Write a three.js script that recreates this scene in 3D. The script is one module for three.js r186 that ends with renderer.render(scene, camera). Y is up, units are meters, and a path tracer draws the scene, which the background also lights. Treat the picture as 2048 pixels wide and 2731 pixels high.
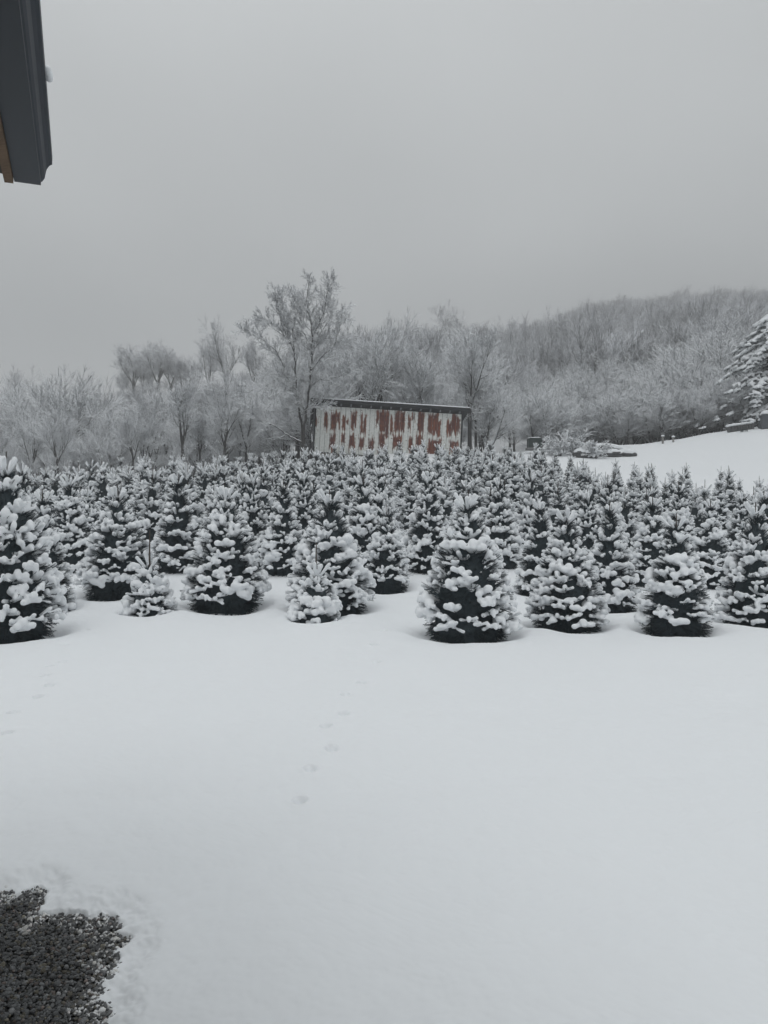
import * as THREE from 'three';
import { ImprovedNoise } from 'three/addons/math/ImprovedNoise.js';
import { mergeGeometries } from 'three/addons/utils/BufferGeometryUtils.js';

// ---------------------------------------------------------------- camera, sky, sun, exposure, haze
const scene = new THREE.Scene();
const camera = new THREE.PerspectiveCamera(67, 768 / 1024, 0.05, 3000);
camera.position.set(0, 1.6, 0);
camera.rotation.x = -0.0075;
scene.add(camera);

const noise3 = new ImprovedNoise();
const N3 = (x, y, z) => noise3.noise(x, y, z);
const clamp = (x, a, b) => Math.min(b, Math.max(a, x));
const lerp = (a, b, t) => a + (b - a) * t;
const smooth = (a, b, x) => { const t = clamp((x - a) / (b - a), 0, 1); return t * t * (3 - 2 * t); };

{ // overcast sky: an even grey cloud sheet with faint large mottling, a little brighter overhead
  const W = 512, H = 256, data = new Float32Array(W * H * 4);
  for (let r = 0; r < H; r++) {
    const el = ((r + 0.5) / H - 0.5) * Math.PI;
    for (let c = 0; c < W; c++) {
      const az = ((c + 0.5) / W - 0.5) * 2 * Math.PI;
      const x = Math.cos(el) * Math.cos(az), y = Math.sin(el), z = Math.cos(el) * Math.sin(az);
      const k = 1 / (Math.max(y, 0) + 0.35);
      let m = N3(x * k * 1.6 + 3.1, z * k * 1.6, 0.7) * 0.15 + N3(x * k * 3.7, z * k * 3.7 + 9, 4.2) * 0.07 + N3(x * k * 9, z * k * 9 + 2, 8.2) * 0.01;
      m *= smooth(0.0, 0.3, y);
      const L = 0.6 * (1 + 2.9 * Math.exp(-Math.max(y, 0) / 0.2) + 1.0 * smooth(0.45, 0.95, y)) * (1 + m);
      data.set([L * 0.965, L * 1.0, L * 1.015, 1], (r * W + c) * 4);
    }
  }
  const sky = new THREE.DataTexture(data, W, H, THREE.RGBAFormat, THREE.FloatType);
  sky.mapping = THREE.EquirectangularReflectionMapping;
  sky.magFilter = THREE.LinearFilter; sky.needsUpdate = true;
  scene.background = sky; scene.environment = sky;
}
const sun = new THREE.DirectionalLight(new THREE.Color(1, 0.985, 0.965), 0.5);
sun.name = 'sun';
sun.position.set(-14, 60, 10);
sun.castShadow = true; sun.shadow.radius = 60; sun.shadow.mapSize.set(2048, 2048);
Object.assign(sun.shadow.camera, { left: -60, right: 60, top: 60, bottom: -60, near: 1, far: 200 });
scene.add(sun, sun.target); sun.target.position.set(0, 0, -25);
const EXPOSURE = 1.2;
scene.fog = new THREE.FogExp2(new THREE.Color(0.97, 0.985, 1.0), 0.0034);

// ---------------------------------------------------------------- helpers
function rng(seed) { let a = seed >>> 0; return () => { a = (a + 0x6d2b79f5) | 0; let t = Math.imul(a ^ (a >>> 15), 1 | a); t = (t + Math.imul(t ^ (t >>> 7), 61 | t)) ^ t; return ((t ^ (t >>> 14)) >>> 0) / 4294967296; }; }
const V = (x, y, z) => new THREE.Vector3(x, y, z);
const used = {};
function numbered(name) { const n = used[name] = (used[name] ?? -1) + 1; return n ? `${name}_${String(n).padStart(3, '0')}` : name; }
function base(name, [x, y, z] = [0, 0, 0], turn = 0) { const o = new THREE.Group(); o.name = numbered(name); o.position.set(x, y, z); o.rotation.y = turn; scene.add(o); return o; }
function tag(o, label, category, group, kind) { o.userData.label = label; o.userData.category = category; if (group) o.userData.group = group; if (kind) o.userData.kind = kind; return o; }
function part(name, geo, mat, parent) { const m = new THREE.Mesh(geo, mat); m.name = parent === scene ? numbered(name) : name; parent.add(m); return m; }

class GB { // collects triangles
  constructor(normals = true) { this.p = []; this.n = normals ? [] : null; this.i = []; this.c = null; }
  vert(x, y, z, nx, ny, nz) { this.p.push(x, y, z); if (this.n) this.n.push(nx, ny, nz); if (this.c) this.c.push(...this.col); return this.p.length / 3 - 1; }
  tube(a, b, ra, rb, sides = 5) {
    const d = b.clone().sub(a).normalize(), u = Math.abs(d.y) < 0.9 ? V(0, 1, 0) : V(1, 0, 0), e1 = u.clone().cross(d).normalize(), e2 = d.clone().cross(e1);
    const s = this.p.length / 3;
    for (let k = 0; k < sides; k++) {
      const t = (k / sides) * 2 * Math.PI, c = Math.cos(t), q = Math.sin(t), nx = e1.x * c + e2.x * q, ny = e1.y * c + e2.y * q, nz = e1.z * c + e2.z * q;
      this.vert(a.x + nx * ra, a.y + ny * ra, a.z + nz * ra, nx, ny, nz);
      if (rb > 0) this.vert(b.x + nx * rb, b.y + ny * rb, b.z + nz * rb, nx, ny, nz);
    }
    if (rb > 0) for (let k = 0; k < sides; k++) { const k2 = (k + 1) % sides; this.i.push(s + 2 * k, s + 2 * k2, s + 2 * k + 1, s + 2 * k2, s + 2 * k2 + 1, s + 2 * k + 1); }
    else { const tip = this.vert(b.x, b.y, b.z, d.x, d.y, d.z); for (let k = 0; k < sides; k++) this.i.push(s + k, s + (k + 1) % sides, tip); }
  }
  build() {
    const g = new THREE.BufferGeometry();
    g.setAttribute('position', new THREE.Float32BufferAttribute(this.p, 3));
    if (this.n) g.setAttribute('normal', new THREE.Float32BufferAttribute(this.n, 3));
    if (this.c) g.setAttribute('color', new THREE.Float32BufferAttribute(this.c, 3));
    g.setIndex(this.i);
    return g;
  }
}
function grey(size, f, srgb) { // a texture from a function of (u, v) giving 1 or 3 values in 0..1
  const d = new Uint8Array(size * size * 4);
  for (let y = 0; y < size; y++) for (let x = 0; x < size; x++) { const v = f(x / size, y / size), a = Array.isArray(v) ? v : [v, v, v]; for (let k = 0; k < 3; k++) d[(y * size + x) * 4 + k] = clamp(a[k], 0, 1) * 255; d[(y * size + x) * 4 + 3] = 255; }
  const t = new THREE.DataTexture(d, size, size); t.wrapS = t.wrapT = THREE.RepeatWrapping; t.magFilter = THREE.LinearFilter; if (srgb) t.colorSpace = THREE.SRGBColorSpace; t.needsUpdate = true; return t;
}
// noise that tiles over the unit square
const tile = (u, v, f, s) => { const a = u * 2 * Math.PI, b = v * 2 * Math.PI, q = f / 6.2832; return N3(Math.cos(a) * q + s, Math.sin(a) * q + Math.cos(b) * q * 1.3, Math.sin(b) * q + s * 2.7); };
const std = (o) => new THREE.MeshStandardMaterial({ roughness: 0.9, ...o });
const rgb = (r, g, b) => new THREE.Color().setRGB(r, g, b);

// smooth union of capsules, meshed with surface nets
class Field {
  constructor(lo, hi, s) {
    this.s = s; this.o = lo; this.nx = Math.ceil((hi[0] - lo[0]) / s) + 2; this.ny = Math.ceil((hi[1] - lo[1]) / s) + 2; this.nz = Math.ceil((hi[2] - lo[2]) / s) + 2;
    this.f = new Float32Array(this.nx * this.ny * this.nz).fill(0.3);
  }
  capsule(a, b, ra, rb, k, flat = 1) {
    const { s, o, nx, ny, nz, f } = this, m = Math.max(ra, rb) + k + s * 2;
    const x0 = Math.max(0, Math.floor((Math.min(a.x, b.x) - m - o[0]) / s)), x1 = Math.min(nx - 1, Math.ceil((Math.max(a.x, b.x) + m - o[0]) / s));
    const y0 = Math.max(0, Math.floor((Math.min(a.y, b.y) - m - o[1]) / s)), y1 = Math.min(ny - 1, Math.ceil((Math.max(a.y, b.y) + m - o[1]) / s));
    const z0 = Math.max(0, Math.floor((Math.min(a.z, b.z) - m - o[2]) / s)), z1 = Math.min(nz - 1, Math.ceil((Math.max(a.z, b.z) + m - o[2]) / s));
    const bx = b.x - a.x, by = b.y - a.y, bz = b.z - a.z, bb = bx * bx + by * by + bz * bz + 1e-9;
    for (let z = z0; z <= z1; z++) for (let y = y0; y <= y1; y++) for (let x = x0, i = (z * ny + y) * nx + x0; x <= x1; x++, i++) {
      const px = o[0] + x * s - a.x, py = o[1] + y * s - a.y, pz = o[2] + z * s - a.z;
      let t = (px * bx + py * by + pz * bz) / bb; t = t < 0 ? 0 : t > 1 ? 1 : t;
      const dx = px - bx * t, dy = (py - by * t) * flat, dz = pz - bz * t, d = Math.sqrt(dx * dx + dy * dy + dz * dz) - (ra + (rb - ra) * t);
      const q = f[i], h = k - Math.abs(q - d);
      f[i] = Math.min(q, d) - (h > 0 ? (h * h) / (4 * k) : 0);
    }
  }
  mesh(bump = 0, freq = 20) {
    const { nx, ny, nz, s, o, f } = this, sy = nx, sz = nx * ny, id = new Int32Array(nx * ny * nz).fill(-1), P = [], Nn = [], I = [];
    if (bump) for (let z = 0, i = 0; z < nz; z++) for (let y = 0; y < ny; y++) for (let x = 0; x < nx; x++, i++) if (f[i] < 0.05) f[i] += bump * (N3(x * s * freq, y * s * freq, z * s * freq) + 0.6 * N3(x * s * freq * 2.3 + 7, y * s * freq * 2.3, z * s * freq * 2.3));
    const C = [0, 1, sy, sy + 1, sz, sz + 1, sz + sy, sz + sy + 1], E = [[0, 1], [2, 3], [4, 5], [6, 7], [0, 2], [1, 3], [4, 6], [5, 7], [0, 4], [1, 5], [2, 6], [3, 7]];
    for (let z = 0; z < nz - 1; z++) for (let y = 0; y < ny - 1; y++) for (let x = 0; x < nx - 1; x++) {
      const i = z * sz + y * sy + x; let mask = 0;
      for (let c = 0; c < 8; c++) if (f[i + C[c]] < 0) mask |= 1 << c;
      if (mask === 0 || mask === 255) continue;
      let px = 0, py = 0, pz = 0, n = 0;
      for (const [a, b] of E) {
        if (((mask >> a) & 1) === ((mask >> b) & 1)) continue;
        const fa = f[i + C[a]], fb = f[i + C[b]], t = fa / (fa - fb);
        px += (a & 1) + ((b & 1) - (a & 1)) * t; py += ((a >> 1) & 1) + (((b >> 1) & 1) - ((a >> 1) & 1)) * t; pz += (a >> 2) + ((b >> 2) - (a >> 2)) * t; n++;
      }
      px /= n; py /= n; pz /= n;
      const g = (d) => lerp(lerp(lerp(f[i + d], f[i + d + 1], px), lerp(f[i + d + sy], f[i + d + sy + 1], px), py), lerp(lerp(f[i + d + sz], f[i + d + sz + 1], px), lerp(f[i + d + sz + sy], f[i + d + sz + sy + 1], px), py), pz);
      let gx = g(x < nx - 2 ? 1 : 0) - g(x > 0 ? -1 : 0), gy = g(y < ny - 2 ? sy : 0) - g(y > 0 ? -sy : 0), gz = g(z < nz - 2 ? sz : 0) - g(z > 0 ? -sz : 0);
      const l = Math.hypot(gx, gy, gz) || 1;
      id[i] = P.length / 3; P.push(o[0] + (x + px) * s, o[1] + (y + py) * s, o[2] + (z + pz) * s); Nn.push(gx / l, gy / l, gz / l);
    }
    for (let z = 1; z < nz - 1; z++) for (let y = 1; y < ny - 1; y++) for (let x = 1; x < nx - 1; x++) {
      const i = z * sz + y * sy + x, a = f[i] < 0;
      const quad = (b, u, v) => { if ((f[i + b] < 0) === a) return; const p = [id[i], id[i - u], id[i - u - v], id[i - v]]; if (a) I.push(p[0], p[1], p[2], p[0], p[2], p[3]); else I.push(p[0], p[2], p[1], p[0], p[3], p[2]); };
      quad(1, sy, sz); quad(sy, sz, 1); quad(sz, 1, sy);
    }
    const G = new THREE.BufferGeometry();
    G.setAttribute('position', new THREE.Float32BufferAttribute(P, 3)); G.setAttribute('normal', new THREE.Float32BufferAttribute(Nn, 3)); G.setIndex(I);
    return G;
  }
}

// ---------------------------------------------------------------- materials
const M = {
  snow: std({ color: rgb(0.83, 0.85, 0.87), roughness: 0.85 }),
  groundSnow: std({ color: rgb(0.82, 0.84, 0.86), roughness: 0.9, bumpMap: grey(512, (u, v) => 0.5 + 0.35 * tile(u, v, 20, 1) + 0.25 * tile(u, v, 60, 5)), bumpScale: 0.004 }),
  hill: std({ color: rgb(0.7, 0.71, 0.72), roughness: 1 }),
  needle: std({ color: rgb(0.036, 0.052, 0.06), roughness: 0.7 }),
  needleFar: std({ color: rgb(0.034, 0.047, 0.053), roughness: 0.8 }),
  stem: std({ color: rgb(0.07, 0.055, 0.045) }),
  bark: std({ color: rgb(0.045, 0.042, 0.041) }),
  twig: std({ color: rgb(0.22, 0.22, 0.225) }),
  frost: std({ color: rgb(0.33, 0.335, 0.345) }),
  vertex: std({ vertexColors: true }),
};

// ---------------------------------------------------------------- the lie of the land
const F = 2063; // the lens in photo pixels, used only to note bearings: bearing u = (px - 1024) / F
const rowH = [[-0.6, [60, 2.2], [100, 6], [150, 12], [240, 15], [350, 18], [560, 10]], [-0.45, [60, 3], [100, 7.5], [150, 15], [240, 18], [350, 18], [560, 16]], [-0.3, [60, 4], [100, 9], [150, 21], [240, 26], [350, 30], [560, 26]],
  [-0.15, [60, 4.8], [100, 10.5], [150, 21], [240, 33], [350, 47], [560, 60]], [0, [60, 5.2], [100, 12.5], [150, 21.2], [240, 37], [350, 56], [560, 76]], [0.15, [60, 5.6], [100, 12.5], [150, 22], [240, 40], [350, 64], [560, 103]],
  [0.3, [60, 6.0], [100, 13], [150, 23], [240, 46], [350, 80], [560, 128]], [0.45, [60, 6.4], [100, 15], [150, 27], [240, 50], [350, 83], [560, 137]], [0.7, [60, 6.4], [100, 16], [150, 29], [240, 52], [350, 83], [560, 137]]];
function along(list, d) { // smooth interpolation of [distance, height] pairs
  if (d <= list[0][0]) return list[0][1];
  for (let k = 1; k < list.length; k++) if (d <= list[k][0]) { const [a, p] = list[k - 1], [b, q] = list[k]; return lerp(p, q, (d - a) / (b - a)); }
  return list.at(-1)[1];
}
function hillAt(u, d) {
  u = clamp(u, -0.6, 0.7);
  let k = 1; while (k < rowH.length - 1 && u > rowH[k][0]) k++;
  const a = rowH[k - 1], b = rowH[k], t = smooth(0, 1, (u - a[0]) / (b[0] - a[0]));
  return lerp(along(a.slice(1), d), along(b.slice(1), d), t);
}
function fieldAt(x, d) {
  const u = x / Math.max(d, 1), q = Math.max(0, d - 10.5), e = q < 2 ? q * q / 4 : q - 1;
  let c = 0.105 * e * (x < 0 ? Math.max(0.35, 1 + 0.019 * x) : 1 + 0.006 * x);
  const r = 0.0201 * Math.pow(q, 1.46);
  c = lerp(c, r, smooth(0.12, 0.3, u));
  c += 1.0 * Math.exp(-((x + 0.5) ** 2) / 90 - ((d - 57) ** 2) / 90);       // the rise that the shed stands on
  c += 1.7 * Math.exp(-((x - 31) ** 2) / 60 - ((d - 60) ** 2) / 300);        // the knoll on the right
  return c;
}
function land(x, z) {
  const d = -z;
  if (d < 1) return 0;
  const u = x / d;
  if (d < 52) return fieldAt(x, d);
  // past the crest the field dips a little, then the wooded hill climbs
  const f = fieldAt(x, Math.min(d, 62)) - 0.05 * Math.max(0, d - 62), hd = hillAt(u, d);
  return lerp(f, hd, smooth(64, 90, d));
}
const onLand = (x, z) => V(x, land(x, z), z);
const spot = (u, d) => onLand(u * d, -d);

// edge of the bare gravel under the eave, in metres on the ground (x, z)
const G_EDGE = [[-1.62, -3.28], [-1.55, -3.27], [-1.5, -3.32], [-1.43, -3.24], [-1.40, -3.14], [-1.36, -3.12], [-1.27, -3.12], [-1.17, -3.06], [-1.12, -3.09], [-1.06, -3.08], [-1.02, -3.02], [-1.04, -2.98], [-0.98, -2.92], [-1.01, -2.86], [-0.95, -2.82], [-0.955, -2.72], [-0.965, -2.66], [-0.955, -2.61], [-0.975, -2.565], [-0.94, -2.51], [-0.905, -2.48], [-0.90, -2.44], [-0.9, -2.39], [-0.82, -2.1], [-0.6, -1.5], [-0.2, -0.6], [0.1, 0.2], [0.6, 1.5], [-3, 1.5], [-3.6, -3.6], [-2.4, -3.45]];
function gravelSide(x, z) { // distance to that edge, negative on the gravel
  let best = 1e9, inside = false;
  for (let i = 0, j = G_EDGE.length - 1; i < G_EDGE.length; j = i++) {
    const [ax, az] = G_EDGE[i], [bx, bz] = G_EDGE[j];
    if ((az > z) !== (bz > z) && x < ((bx - ax) * (z - az)) / (bz - az) + ax) inside = !inside;
    const t = clamp(((x - ax) * (bx - ax) + (z - az) * (bz - az)) / ((bx - ax) ** 2 + (bz - az) ** 2), 0, 1);
    best = Math.min(best, Math.hypot(x - lerp(ax, bx, t), z - lerp(az, bz, t)));
  }
  return inside ? -best : best;
}
// small animal tracks: [x, z, length, turn]
const track = (px, py) => { const d = (1.6 * F) / (py - 1350); return [((px - 1024) / F) * d, -d]; };
const TRACKS = [[230, 1684], [173, 1722], [167, 1764], [133, 1777], [120, 1807], [131, 1829], [100, 1854], [32, 1895], [17, 1952], [1025, 1690], [997, 1720], [1004, 1764], [964, 1822], [920, 1859], [917, 1912], [869, 1947], [884, 2007], [827, 2059], [799, 2144]].map(([a, b]) => track(a, b));
const WELLS = []; // dips in the snow round the front trees: [x, z, radius]

// ---------------------------------------------------------------- the field of young spruces: where they stand
// [bearing, distance, height, radius, kind, label]
const U = (px) => (px * 1.2345 - 1024) / F;
const FRONT = [
  [U(12), 9.7, 2.25, 0.66, 'near', 'tall snow-laden spruce cut by the left edge of the picture, with a wide dark skirt'],
  [U(255), 13.0, 1.82, 0.62, 'near', 'broad snowy spruce with a dark hollow face, behind the tiny round spruce'],
  [U(150), 15.2, 1.85, 0.5, 'near', 'snowy spruce with dark upright top shoots, just right of the tall left edge spruce'],
  [U(322), 11.4, 1.25, 0.36, 'small', 'tiny round snow-capped spruce with a long bare leader, left of centre in front'],
  [U(487), 11.9, 1.9, 0.62, 'near', 'broad spruce with a dark green middle and snow piled along its right foot'],
  [U(682), 10.9, 1.15, 0.34, 'small', 'little knobbly snow-covered spruce with a thin leader, standing right before a larger spruce'],
  [U(712), 11.8, 1.83, 0.64, 'near', 'snow-heaped spruce directly behind the little knobbly spruce near the centre'],
  [U(835), 13.4, 1.45, 0.42, 'near', 'narrow spruce with a dark base, half hidden between two larger spruces at the centre'],
  [U(1010), 9.7, 1.8, 0.6, 'near', 'foremost spruce right of centre, thickly caked with snow over a bare dark skirt'],
  [U(1225), 10.4, 1.6, 0.53, 'near', 'rounded spruce dotted with separate snow balls, right of the foremost spruce'],
  [U(1460), 10.0, 1.52, 0.48, 'near', 'short spruce with one level shelf of snow across its lower third, on the right'],
  [U(1632), 10.6, 1.68, 0.5, 'near', 'spruce cut by the right edge of the picture in the front row'],
  [U(1318), 12.0, 1.68, 0.46, 'near', 'slim spruce pressed behind the right side of the rounded snow-ball spruce'],
  [U(1168), 13.2, 1.6, 0.44, 'near', 'slim spruce peeping out left of the rounded snow-ball spruce'],
  [U(925), 14.9, 1.9, 0.5, 'near', 'spruce with dark fanned top shoots just left behind the foremost spruce'],
  [U(612), 14.8, 1.75, 0.47, 'near', 'spruce with fanned top in the gap between the two broad spruces left of centre'],
  [U(385), 15.0, 1.85, 0.52, 'near', 'spruce standing behind and between the tiny left spruce and the dark green middled one'],
  [U(545), 15.6, 1.85, 0.46, 'near', 'slender spruce showing behind the right shoulder of the dark green middled spruce'],
  [U(785), 15.2, 1.8, 0.46, 'near', 'spruce with raised shoots behind the right shoulder of the snow-heaped central spruce'],
  [U(1410), 14.2, 1.62, 0.46, 'near', 'spruce with a dark flank, second row between the ball-dotted and the shelf-banded spruces'],
  [U(1535), 14.0, 1.58, 0.44, 'near', 'second row spruce between the shelf-banded spruce and the right edge one'],
  [U(1080), 15.4, 1.75, 0.46, 'near', 'spruce standing right behind the right shoulder of the foremost spruce'],
  [U(1270), 15.2, 1.7, 0.46, 'near', 'spruce in the second row directly above the rounded snow-ball spruce'],
  [U(92), 11.7, 1.85, 0.45, 'near', 'snowy spruce pressed against the right side of the tall left edge spruce'],
  [U(1650), 14.6, 1.75, 0.48, 'near', 'second row spruce behind the one at the right edge'],
];
for (const q of FRONT) q[2] *= 1.06;
for (const [u, d, , R] of FRONT) if (d < 14) WELLS.push([u * d, -d, R]);

// ---------------------------------------------------------------- ground and hills: one sheet in polar rows, finest near the camera
{
  const cols = []; for (let k = 0; k <= 500; k++) cols.push(-0.56 + (1.12 * k) / 500);            // radians off the view
  for (let k = 1; k < 44; k++) cols.push(0.56 + ((2 * Math.PI - 1.12) * k) / 44);
  const rows = [0.3]; while (rows.at(-1) < 590) { const r = rows.at(-1); rows.push(r * (r < 1.9 ? 1.08 : r < 3.6 ? 1.0035 : r < 5.5 ? 1.0045 : r < 9.6 ? 1.0026 : r < 13 ? 1.005 : r < 70 ? 1.018 : 1.03)); }
  const split = rows.findIndex((r) => r > 68);
  const height = (x, z, r) => {
    let y = land(x, z);
    if (r < 60) {
      y += 0.034 * N3(x * 0.35, 0.3, z * 0.35) + 0.017 * N3(x * 1.1 + 4, 1.3, z * 1.1) + 0.0055 * N3(x * 3.3, 5.3, z * 3.3);
      y += 0.02 * N3(x * 1.7 + z * 0.5, 6.3, z * 0.8 + 5) - 0.014 * Math.exp(-(((z + 4.4 + 0.16 * x + 0.15 * N3(x * 0.8, 1, 2)) / 0.16) ** 2)) - 0.012 * Math.exp(-(((z + 5.9 + 0.16 * x + 0.2 * N3(x * 0.8, 5, 2)) / 0.18) ** 2));
      if (r < 20) y += 0.0036 * N3(x * 11, 2.2, z * 11) + 0.0009 * N3(x * 27, 4.2, z * 27);
      for (const [a, b] of TRACKS) { const q = ((x - a) / 0.031) ** 2 + ((z - b) / 0.046) ** 2; if (q < 9) y += -0.042 * Math.exp(-q * q) + 0.006 * Math.exp(-((Math.sqrt(q) - 1.7) ** 2) * 3); }
      for (const [a, b, R] of WELLS) { const q = Math.hypot(x - a, z - b); if (q < R * 3) y += (-0.065 * (1 - smooth(R * 0.75, R * 1.35, q)) + 0.022 * Math.exp(-(((q - R * 1.5) / (R * 0.4)) ** 2))) * (1 + 0.9 * N3(x * 3 + a, 2, z * 3)); }
      if (r < 5) {
        const wob = 0.03 * N3(x * 14, 3, z * 14) + 0.05 * N3(x * 5, 7, z * 5) + 0.022 * N3(x * 29, 1, z * 29) + 0.012 * N3(x * 60, 1, z * 60), s = gravelSide(x, z) + wob;
        y += -0.12 * (1 - smooth(-0.06, 0.012, s)) - 0.03 * (1 - smooth(0.0, 0.16, s));
      }
    } else if (r > 68) y += 1.2 * N3(x * 0.03, 0, z * 0.03) + 0.4 * N3(x * 0.12, 3, z * 0.12);
    return y;
  };
  const sheet = (r0, r1, name, mat) => {
    const W = cols.length, p = [], uv = [], I = [];
    for (let i = r0; i <= r1; i++) for (let c = 0; c < W; c++) { const x = Math.sin(cols[c]) * rows[i], z = -Math.cos(cols[c]) * rows[i]; p.push(x, height(x, z, i === split ? 64 : rows[i]), z); uv.push(x / 1.7, z / 1.7); }
    for (let i = 0; i < r1 - r0; i++) for (let c = 0; c < W; c++) { const a = i * W + c, b = i * W + (c + 1) % W; I.push(a, b, a + W, b, b + W, a + W); }
    const g = new THREE.BufferGeometry(); g.setAttribute('position', new THREE.Float32BufferAttribute(p, 3)); g.setAttribute('uv', new THREE.Float32BufferAttribute(uv, 2)); g.setIndex(I); g.computeVertexNormals();
    const m = part(name, g, mat, scene); m.userData.kind = 'structure'; return m;
  };
  tag(sheet(0, split, 'ground', M.groundSnow), 'smooth snow-covered ground with faint animal tracks, rising towards the shed', 'ground').userData.kind = 'structure';
  tag(sheet(split, rows.length - 1, 'hills', M.hill), 'wooded snowy hillside fading into low cloud', 'hills').userData.kind = 'structure';
}

// gravel laid bare under the eave
{
  const R = rng(11), bed = new THREE.PlaneGeometry(6, 6, 1, 1); bed.rotateX(-Math.PI / 2); bed.translate(-1.6, -0.062, -1.6);
  const b = part('gravel_bed', bed, std({ color: rgb(0.035, 0.035, 0.034) }), scene); tag(b, 'dark wet earth under the bare gravel below the eave', 'gravel bed').userData.kind = 'structure';
  let g = new THREE.IcosahedronGeometry(1, 1); const pa = g.attributes.position;
  for (let i = 0; i < pa.count; i++) { const v = V().fromBufferAttribute(pa, i), k = 1 + 0.28 * N3(v.x * 1.7, v.y * 1.7 + 3, v.z * 1.7) + 0.12 * N3(v.x * 4, v.y * 4, v.z * 4 + 9); pa.setXYZ(i, v.x * k, v.y * k, v.z * k); }
  g.deleteAttribute('normal'); g.computeVertexNormals();
  const spots = [];
  for (let k = 0; k < 110000 && spots.length < 24000; k++) { const x = -2.0 + R() * 1.45, z = -3.5 + R() * 1.6, s = gravelSide(x, z); if (s < 0.05) spots.push([x, z, s]); }
  const im = new THREE.InstancedMesh(g, std({ color: 0xffffff, roughness: 0.75 }), spots.length); im.name = 'gravel';
  const m = new THREE.Matrix4(), q = new THREE.Quaternion(), e = new THREE.Euler(), c = new THREE.Color();
  spots.forEach(([x, z, s], i) => {
    const r = 0.0035 + 0.0055 * R() * R() + (R() < 0.06 ? 0.004 : 0);
    q.setFromEuler(e.set(R() * 0.7, R() * 7, R() * 0.7));
    im.setMatrixAt(i, m.compose(V(x, s > 0.05 ? -0.014 - 0.1 * Math.max(0, 0.14 - s) : -0.058 + R() * 0.012, z), q, V(r * (0.8 + R() * 0.6), r * (0.55 + R() * 0.35), r * (0.8 + R() * 0.6))));
    const t = R(), k = 0.05 + 0.12 * R() * R(), near = smooth(-0.2, 0.02, s + 0.1 * N3(x * 9, 2, z * 9)), frost = near * (R() < 0.35 * near ? 0.6 : 0.05) + (R() < 0.03 ? 0.08 : 0);
    if (t < 0.14) c.setRGB(k * 1.12, k * 1.02, k * 0.78); else if (t < 0.2) c.setRGB(k * 1.2, k * 0.95, k * 0.85); else c.setRGB(k * 0.97, k, k * 1.03);
    c.r += frost; c.g += frost; c.b += frost; im.setColorAt(i, c);
  });
  scene.add(im); tag(im, 'patch of bare grey gravel in the bottom left corner below the eave', 'gravel', null, 'stuff');
}

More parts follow.
